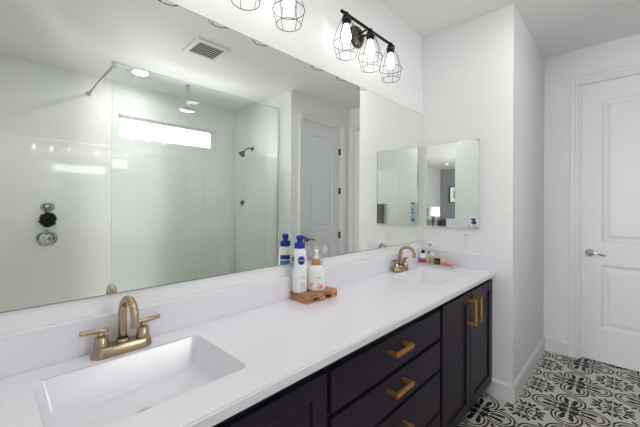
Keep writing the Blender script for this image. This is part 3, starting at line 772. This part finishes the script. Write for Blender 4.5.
hung_towel('bath_towel', 0.30, 0.55, M['greytowel'], None, 'grey bath towel draped over the towel bar in the shower', 'towel', (LFT + 0.072, -2.14, 1.36))
t = thing('hand_towel', (LFT, -1.43, 1.42), 'narrow pale blue towel with dark blue marks hanging beside the doorway', 'towel')
mb = MB(); pts = []
for zz, th in ((0, 0.02), (-0.03, 0.024), (-0.18, 0.022), (-0.355, 0.026), (-0.36, 0.02)):
    pts.append(rrect(0.004, th, -0.042, 0.042, zz, 0.006, 3))
mb.rings(pts); mb.build('cloth', M['bluetowel'], t)
for zz, hh_, ww in ((-0.035, 0.03, 0.07), (-0.14, 0.035, 0.03), (-0.20, 0.035, 0.03), (-0.32, 0.045, 0.07)):
    MB().box(0.022, 0.0265, -ww / 2, ww / 2, zz - hh_ / 2, zz + hh_ / 2, 0.002).build('printed_mark', M['bluemotif'], t)
# ================================================================== OUTLET etc. ON THE END WALL
t = thing('wall_outlet', (END, -0.352, 1.085), 'white double outlet plate on the end wall under the small mirror', 'outlet')
MB().box(-0.006, -0.0003, -0.036, 0.036, -0.058, 0.058, 0.002).build('cover_plate', M['white'], t)
MB().box(-0.0085, -0.005, -0.017, 0.017, -0.034, 0.034, 0.001).build('receptacle', M['white'], t)
for z in (0.022, -0.022):
    for y in (-0.006, 0.006): MB().box(-0.0092, -0.0084, y - 0.001, y + 0.001, z - 0.004, z + 0.004).build('slot', M['slot'], t)
MB().box(-0.0098, -0.0084, -0.006, 0.006, 0.040, 0.046).build('indicator', M['blue'], t)
MB().box(-0.0098, -0.0084, -0.004, 0.004, 0.0, 0.004).build('test_button', M['led'], t)
t = thing('wall_plug', (END, -0.085, 1.03), 'small white plug-in box on the end wall near the mirror corner', 'plug')
MB().box(-0.028, -0.0003, -0.022, 0.022, -0.028, 0.028, 0.005).build('housing', M['white'], t)
MB().lathe([(0.008, 0), (0.008, 0.003), (0, 0.003)], (-0.028, 0, 0.004), '-X', n=16, cap1=False).build('button', M['ink'], t)
# ================================================================== SOAP TRAY GROUP
TX, TY = 1.129, -0.092
t = thing('wooden_tray', (TX, TY, CT), 'small footed wooden tray on the counter between the sinks', 'tray', rot=R(-3))
mb = MB(); tw, td = 0.101, 0.065
for i in range(5):
    y0 = -td + i * (2 * td / 5); mb.box(-tw, tw, y0 + 0.001, y0 + 2 * td / 5 - 0.001, 0.022, 0.040, 0.003)
mb.build('top_slats', M['wood'], t)
for x in (-tw + 0.02, 0, tw - 0.02):
    MB().box(x - 0.02, x + 0.02, -td + 0.004, td - 0.004, 0.0002, 0.0225, 0.003).build('foot', M['wood'], t)
TZ = CT + 0.0402
# lotion bottle
CAMDIR = math.atan2(CAMY + 0.08, 0 - 1.05)
def patch(mb, poly, rfun, phi0, z0, lift=0.0008, mi=0):
    # wraps a flat outline (s along the girth, t up) on a turned body
    vs = []
    for s, tt in poly:
        r = rfun(z0 + tt) + lift; a = phi0 + s / r
        vs.append(mb.bm.verts.new((r * math.cos(a), r * math.sin(a), z0 + tt)))
    mb.bm.faces.new(vs).material_index = mi
def circ(cx, cy, rx, ry, n=18): return [(cx + rx * math.cos(2 * PI * i / n), cy + ry * math.sin(2 * PI * i / n)) for i in range(n)]
def wrap_fine(mb, poly_fn, rfun, phi0, z0, **k): patch(mb, poly_fn, rfun, phi0, z0, **k)
t = thing('lotion_bottle', (1.056, -0.062, TZ), 'tall white lotion bottle with a dark blue pump on the wooden tray', 'bottle')
prof = [(0.030, 0), (0.0345, 0.003), (0.0365, 0.012), (0.0370, 0.06), (0.0365, 0.12), (0.0350, 0.160), (0.0315, 0.190), (0.0275, 0.207), (0.0245, 0.214), (0, 0.214)]
def rf(pr):
    def f(z):
        for (r0, z0), (r1, z1) in zip(pr, pr[1:]):
            if z0 <= z <= z1 and z1 > z0: return r0 + (r1 - r0) * (z - z0) / (z1 - z0)
        return pr[0][0]
    return f
MB().lathe(prof, n=36, cap1=False).build('body', M['white'], t)
r_ = rf(prof)
mb = MB(); mb.lathe([(0.0262, 0.2142), (0.0270, 0.217), (0.0270, 0.237), (0.0250, 0.241), (0.013, 0.243), (0.0125, 0.258), (0.0, 0.258)], n=28, cap1=False); mb.build('pump_collar', M['blue'], t)
mb = MB().lathe([(0.0150, 0.256), (0.0175, 0.259), (0.0175, 0.270), (0.014, 0.276), (0, 0.277)], n=24, cap1=False)
hd = Vector((math.cos(CAMDIR + 1.2), math.sin(CAMDIR + 1.2), 0))
mb.tube([(0, 0, 0.266), hd * 0.018 + Vector((0, 0, 0.267)), hd * 0.028 + Vector((0, 0, 0.265)), hd * 0.032 + Vector((0, 0, 0.259))], [0.0095, 0.0085, 0.0065, 0.005], 12)
mb.build('pump_head', M['blue'], t)
def text_patch(name, body, size, rfun, phi0, z0, m, parent, lift=0.0016):
    cu = bpy.data.curves.new(name, 'FONT'); cu.body = body; cu.size = size; cu.align_x = 'CENTER'; cu.align_y = 'CENTER'; cu.resolution_u = 3
    tmp = bpy.data.objects.new(name, cu); COL.objects.link(tmp)
    dg = bpy.context.evaluated_depsgraph_get(); me = bpy.data.meshes.new_from_object(tmp.evaluated_get(dg))
    bpy.data.objects.remove(tmp); bpy.data.curves.remove(cu)
    for v in me.vertices:
        r = rfun(z0 + v.co.y) + lift; a = phi0 + v.co.x / r
        v.co = (r * math.cos(a), r * math.sin(a), z0 + v.co.y)
    me.materials.clear(); me.materials.append(m); me.name = name
    o = bpy.data.objects.new(name, me); COL.objects.link(o); o.parent = parent
    return o
def fan(mb, cx, cy, rx, ry, rfun, phi0, z0, lift=0.0008, n=24, mi=0):
    # disc built from rings so that it follows the curve
    prev = None
    def P(s, tt):
        r = rfun(z0 + tt) + lift; a = phi0 + s / r
        return (r * math.cos(a), r * math.sin(a), z0 + tt)
    rs = []
    for q in (1.0, 0.66, 0.33):
        rs.append([P(cx + rx * q * math.cos(2 * PI * i / n), cy + ry * q * math.sin(2 * PI * i / n)) for i in range(n)])
    mb.rings(rs, mi, False, True, True)
PH = CAMDIR + 0.27
mb = MB(); fan(mb, 0, 0, 0.0185, 0.0205, r_, PH, 0.158); lg = mb.build('logo_disc', M['navy'], t)
text_patch('logo_text', 'NIVEA', 0.0115, r_, PH, 0.158, M['white'], lg)
def strip(mb, s0, s1, t0, t1, rfun, phi0, z0, lift=0.0008, n=8, mi=0):
    rows = []
    for tt in (t0, t1):
        rows.append([((rfun(z0 + tt) + lift) * math.cos(phi0 + (s0 + (s1 - s0) * i / n) / rfun(z0 + tt)), (rfun(z0 + tt) + lift) * math.sin(phi0 + (s0 + (s1 - s0) * i / n) / rfun(z0 + tt)), z0 + tt) for i in range(n + 1)])
    mb.rings(rows, mi, False, False, True, closed=False)
mb = MB()
for tt, s1 in ((0.080, 0.014), (0.070, 0.018), (0.050, 0.012), (0.040, 0.016), (0.032, 0.014), (0.024, 0.012)):
    strip(mb, -0.010, s1, tt, tt + 0.0022, r_, PH + 0.15, 0.0)
mb.build('printed_lines', M['ink'], t)
PB = math.atan2(0.75, -0.66)          # the side the large mirror shows
mb = MB(); strip(mb, -0.026, 0.026, 0.150, 0.172, r_, PB, 0.0, n=14); bl = mb.build('back_label', M['navy'], t)
mb = MB(); strip(mb, -0.026, 0.026, 0.120, 0.145, r_, PB, 0.0, n=14); mb.build('back_label_band', M['teal'], t)
# soap dispenser
t = thing('soap_dispenser', (1.138, -0.096, TZ), 'white ceramic soap dispenser with pink flowers and a wooden collar', 'soap dispenser')
prof2 = [(0.036, 0), (0.043, 0.003), (0.0465, 0.014), (0.0475, 0.040), (0.0470, 0.090), (0.044, 0.106), (0.036, 0.118), (0.024, 0.125), (0.0205, 0.127), (0, 0.127)]
MB().lathe(prof2, n=36, cap1=False).build('body', M['ceramic'], t)
r2_ = rf(prof2)
MB().lathe([(0.0205, 0.1265), (0.0225, 0.128), (0.0225, 0.150), (0.020, 0.152), (0, 0.152)], n=28, cap1=False).build('collar', M['woodcap'], t)
mb = MB().lathe([(0.015, 0.152), (0.0165, 0.164), (0.0145, 0.172), (0.010, 0.174), (0.010, 0.186), (0.0125, 0.188), (0.0130, 0.198), (0.010, 0.204), (0, 0.205)], n=20, cap1=False)
mb.tube([(0, 0, 0.196), (0.014, 0.015, 0.198), (0.022, 0.024, 0.192)], [0.007, 0.006, 0.004], 10)
mb.build('pump', M['pumpgreen'], t)
PD = math.atan2(CAMY + 0.1, -1.157)
mb = MB()
for i in range(5):
    a = 2 * PI * i / 5; fan(mb, 0.022 + 0.008 * math.cos(a), 0.026 + 0.008 * math.sin(a), 0.0065, 0.0065, r2_, PD, 0.0, n=12)
mb.build('printed_flower', M['pink'], t); mb = MB()
for i in range(5):
    a = 2 * PI * i / 5 + 0.3; fan(mb, -0.026 + 0.005 * math.cos(a), 0.036 + 0.005 * math.sin(a), 0.0042, 0.0042, r2_, PD, 0.0, n=10)
mb.build('printed_flower', M['pink'], t)
mb = MB(); fan(mb, 0.022, 0.026, 0.006, 0.006, r2_, PD, 0, 0.0014, 12); mb.build('flower_center', M['coral'], t); mb = MB(); strip(mb, 0.004, 0.026, 0.068, 0.072, r2_, PD, 0.0); mb.build('printed_line', M['coral'], t)
for (cx, cy) in ((0.006, 0.022), (0.038, 0.020), (0.010, 0.042), (-0.030, 0.024), (-0.014, 0.044)):
    mb = MB(); fan(mb, cx, cy, 0.006, 0.003, r2_, PD, 0, 0.0010, 10); mb.build('printed_leaf', M['leaf'], t)
# cup with two brushes behind it, on the tray
t = thing('toothbrush_cup', (1.195, -0.0485, TZ), 'small metal cup behind the soap dispenser on the wooden tray', 'cup')
MB().lathe([(0.020, 0), (0.0225, 0.002), (0.0235, 0.100), (0.022, 0.100), (0.021, 0.006), (0, 0.005)], n=28, cap1=False).build('wall', M['tealt'], t)
def toothbrush(base, tip, label):
    t = thing('toothbrush', base, label, 'toothbrush', 'lilac toothbrushes in the cup')
    b0 = Vector((0, 0, 0)); d = Vector(tip) - Vector(base); L = d.length; dn = d.normalized()
    mb = MB().tube([b0, dn * L * 0.3, dn * L * 0.6, dn * (L - 0.045), dn * (L - 0.03)], [0.0035, 0.004, 0.0035, 0.0026, 0.0026], 10); mb.build('stem', M['lilac'], t)
    sd = Vector((0.66, -0.75, 0)); n = 20; pts = []
    for i in range(n):
        a = 2 * PI * i / n; pts.append(dn * (L - 0.012 + 0.019 * math.cos(a)) + sd * 0.0085 * math.sin(a))
    MB().tube(pts, 0.0044, 8, closed=True).build('loop_head', M['lilac'], t)
    return t
toothbrush((1.188, -0.044, TZ + 0.010), (1.130, -0.040, 1.127), 'lilac loop-headed brush leaning left behind the soap dispenser')
toothbrush((1.202, -0.048, TZ + 0.010), (1.256, -0.046, 1.121), 'lilac loop-headed brush leaning right behind the soap dispenser')
# ================================================================== TRAY AT THE END WALL
QX, QY = 2.392, -0.168
t = thing('vanity_tray', (QX, QY, CT), 'long pale marble tray of toiletries at the end of the counter', 'tray')
mb = MB(); a, b_ = 0.050, 0.142
mb.rings([rrect(-a, a, -b_, b_, 0.0003, 0.008), rrect(-a - 0.003, a + 0.003, -b_ - 0.003, b_ + 0.003, 0.018, 0.010), rrect(-a, a, -b_, b_, 0.018, 0.008), rrect(-a + 0.004, a - 0.004, -b_ + 0.004, b_ - 0.004, 0.008, 0.006)], smooth=False)
mb.build('dish', M['marble'], t)
QZ = CT + 0.0083
def toiletry(name, x, y, prof, m, label, cat, extra=(), n=24, sx=1, sy=1):
    t = thing(name, (x, y, QZ), label, cat)
    MB().lathe(prof, n=n, cap1=False, sx=sx, sy=sy).build('body', m, t)
    for (nm, pr, mm) in extra: MB().lathe(pr, n=n, cap1=False, sx=sx, sy=sy, cap0=False).build(nm, mm, t)
    return t
toiletry('toiletry_bottle', QX - 0.008, -0.058, [(0.020, 0), (0.0235, 0.002), (0.0240, 0.066), (0.020, 0.074), (0.009, 0.078), (0, 0.078)], M['white'], 'small white bottle with black cap and magenta label on the end tray', 'bottle',
         [('label_band', [(0.0244, 0.008), (0.0244, 0.030)], M['magenta']), ('dark_band', [(0.0244, 0.032), (0.0244, 0.040)], M['capblack']), ('cap', [(0.0125, 0.0785), (0.013, 0.08), (0.013, 0.103), (0.011, 0.105), (0, 0.105)], M['capblack'])])
toiletry('slim_tube', QX + 0.014, -0.096, [(0.010, 0), (0.011, 0.002), (0.0115, 0.07), (0.008, 0.074), (0, 0.074)], M['cream'], 'slim cream tube with dark tip beside the white bottle', 'tube', [('cap', [(0.006, 0.0745), (0.006, 0.098), (0, 0.099)], M['capblack'])])
toiletry('cream_tube', QX + 0.006, -0.126, [(0.015, 0), (0.016, 0.002), (0.017, 0.055), (0.013, 0.060), (0, 0.060)], M['olive'], 'olive green tube with white cap in the middle of the end tray', 'tube', [('cap', [(0.0135, 0.0605), (0.0135, 0.086), (0.012, 0.088), (0, 0.088)], M['cream'])])
toiletry('cosmetic_jar', QX + 0.012, -0.165, [(0.018, 0), (0.021, 0.002), (0.021, 0.034), (0, 0.034)], M['amber'], 'squat brown jar in the end tray beside the peach tub', 'jar', [('lid', [(0.0215, 0.0342), (0.0215, 0.046), (0.020, 0.048), (0, 0.048)], M['capblack'])])
toiletry('cosmetic_tub', QX + 0.014, -0.214, [(0.019, 0), (0.022, 0.002), (0.0235, 0.044), (0.021, 0.047), (0, 0.047)], M['peach'], 'peach coloured tub in the end tray behind the pink sponge', 'tub')
t = thing('bath_sponge', (QX - 0.012, -0.264, QZ + 0.0), 'pink rounded sponge at the front end of the end tray', 'sponge')
mb = MB().ball((0, 0, 0.0215), 0.024, n=20, sc=(0.9, 1.05, 0.88)); mb.build('body', M['rose'], t)
# ================================================================== BEDROOM THINGS SEEN IN THE SMALL MIRROR
t = thing('framed_picture', (BX, -3.37, 1.76), 'black framed picture with white mat on the bedroom wall', 'picture')
mb = MB(); fw_, fh_ = 0.27, 0.31
for (a, b_, c, d) in ((-fw_, fw_, -fh_, -fh_ + 0.035), (-fw_, fw_, fh_ - 0.035, fh_), (-fw_, -fw_ + 0.035, -fh_ + 0.035, fh_ - 0.035), (fw_ - 0.035, fw_, -fh_ + 0.035, fh_ - 0.035)): mb.box(0.0005, 0.03, a, b_, c, d, 0.003)
mb.build('frame', M['capblack'], t)
MB().box(0.0005, 0.012, -fw_ + 0.035, fw_ - 0.035, -fh_ + 0.035, fh_ - 0.035).build('mat_board', M['paper'], t)
MB().box(0.012, 0.014, -0.12, 0.12, -0.15, 0.15).build('print', M['photo'], t)
NX, NY = -5.80, -3.64
t = thing('nightstand', (NX, NY, 0), 'dark nightstand beside the bed under the white lamp', 'nightstand')
MB().box(-0.25, 0.25, -0.22, 0.22, 0.12, 0.60, 0.006).build('body', M['cab'], t)
for z in (0.25, 0.46):
    d = MB().box(-0.23, 0.23, 0.2205, 0.238, z - 0.09, z + 0.09, 0.004).build('drawer', M['cab'], t)
    MB().ball((0, 0.246, z), 0.012, n=12).build('knob', M['brass'], d)
for x in (-0.22, 0.22):
    for y in (-0.19, 0.19): MB().box(x - 0.02, x + 0.02, y - 0.02, y + 0.02, 0.0003, 0.1203).build('leg', M['cab'], t)
t = thing('table_lamp', (NX, NY, 0.6003), 'table lamp with a white drum shade on the nightstand', 'lamp')
MB().lathe([(0.08, 0), (0.08, 0.012), (0.03, 0.03), (0.045, 0.12), (0.075, 0.2), (0.06, 0.28), (0.02, 0.36), (0.014, 0.40), (0, 0.40)], n=28, cap1=False).build('base', M['darkfab'], t)
MB().lathe([(0.215, 0.385), (0.195, 0.70), (0.190, 0.70), (0.210, 0.385)], n=36, cap0=False, cap1=False).tube([(0, 0, 0.39), (0, 0, 0.66)], 0.006, 8).tube([(-0.195, 0, 0.66), (0.195, 0, 0.66)], 0.003, 6).build('lamp_shade', M['shade'], t)
BXc = -4.68
t = thing('bed', (BXc, BY0, 0), 'bed with white bedding and grey headboard against the bedroom wall', 'bed')
MB().box(-0.80, 0.80, 0.005, 0.085, 0.0003, 1.05, 0.02).build('headboard', M['headb'], t)
MB().box(-0.78, 0.78, 0.087, 2.05, 0.10, 0.30, 0.01).build('bed_frame', M['headb'], t)
for x in (-0.72, 0.72):
    for y in (0.2, 1.95): MB().box(x - 0.04, x + 0.04, y - 0.04, y + 0.04, 0.0003, 0.1003).build('leg', M['cab'], t)
MB().box(-0.76, 0.76, 0.09, 2.03, 0.301, 0.56, 0.06, seg=4).build('mattress', M['linen'], t)
def pillow(x, y, z, m, label, s=(0.30, 0.09, 0.20), tilt=-20, group=None):
    mb = MB(); mb.ball((0, 0, 0), 1.0, n=28)
    for v in mb.bm.verts:
        c = v.co
        f = lambda q: math.copysign(abs(q) ** 0.6, q)
        c.x, c.z = f(c.x) * s[0], f(c.z) * s[2]; c.y = c.y * s[1]
    o = mb.build('pillow', m, None, loc=(x, y, z), rot=(R(tilt), 0, 0))
    return tag(o, label, 'pillow', group)
pillow(BXc - 0.40, BY0 + 0.24, 0.76, M['linen'], 'white pillow leaning on the headboard nearest the lamp', tilt=15)
pillow(BXc + 0.36, BY0 + 0.20, 0.76, M['linen'], 'white pillow on the side of the bed away from the lamp', tilt=15)
pillow(BXc - 0.44, BY0 + 0.47, 0.735, M['darkfab'], 'charcoal cushion in front of the white pillow near the lamp', (0.20, 0.08, 0.17), 15)
t = thing('low_chest', (BX + 0.22, -3.15, 0), 'pale low chest under the framed picture in the bedroom', 'chest')
MB().box(-0.21, 0.21, -0.45, 0.45, 0.06, 0.86, 0.006).build('body', M['bench'], t)
for y in (-0.225, 0.225):
    d = MB().box(0.211, 0.228, y - 0.21, y + 0.21, 0.10, 0.82, 0.004).build('door', M['bench'], t)
    MB().ball((0.236, y * 0.25, 0.5), 0.012, n=12).build('knob', M['nickel'], d)
MB().box(-0.19, 0.19, -0.43, 0.43, 0.0003, 0.0603).build('plinth', M['bench'], t)
t = thing('smoke_detector', (-5.6, -3.12, CEIL), 'round pale smoke detector on the bedroom ceiling', 'smoke detector')
MB().lathe([(0.07, 0), (0.07, -0.02), (0.055, -0.035), (0, -0.036)], (0, 0, -0.0003), n=28, cap1=False).build('housing', M['louver'], t)
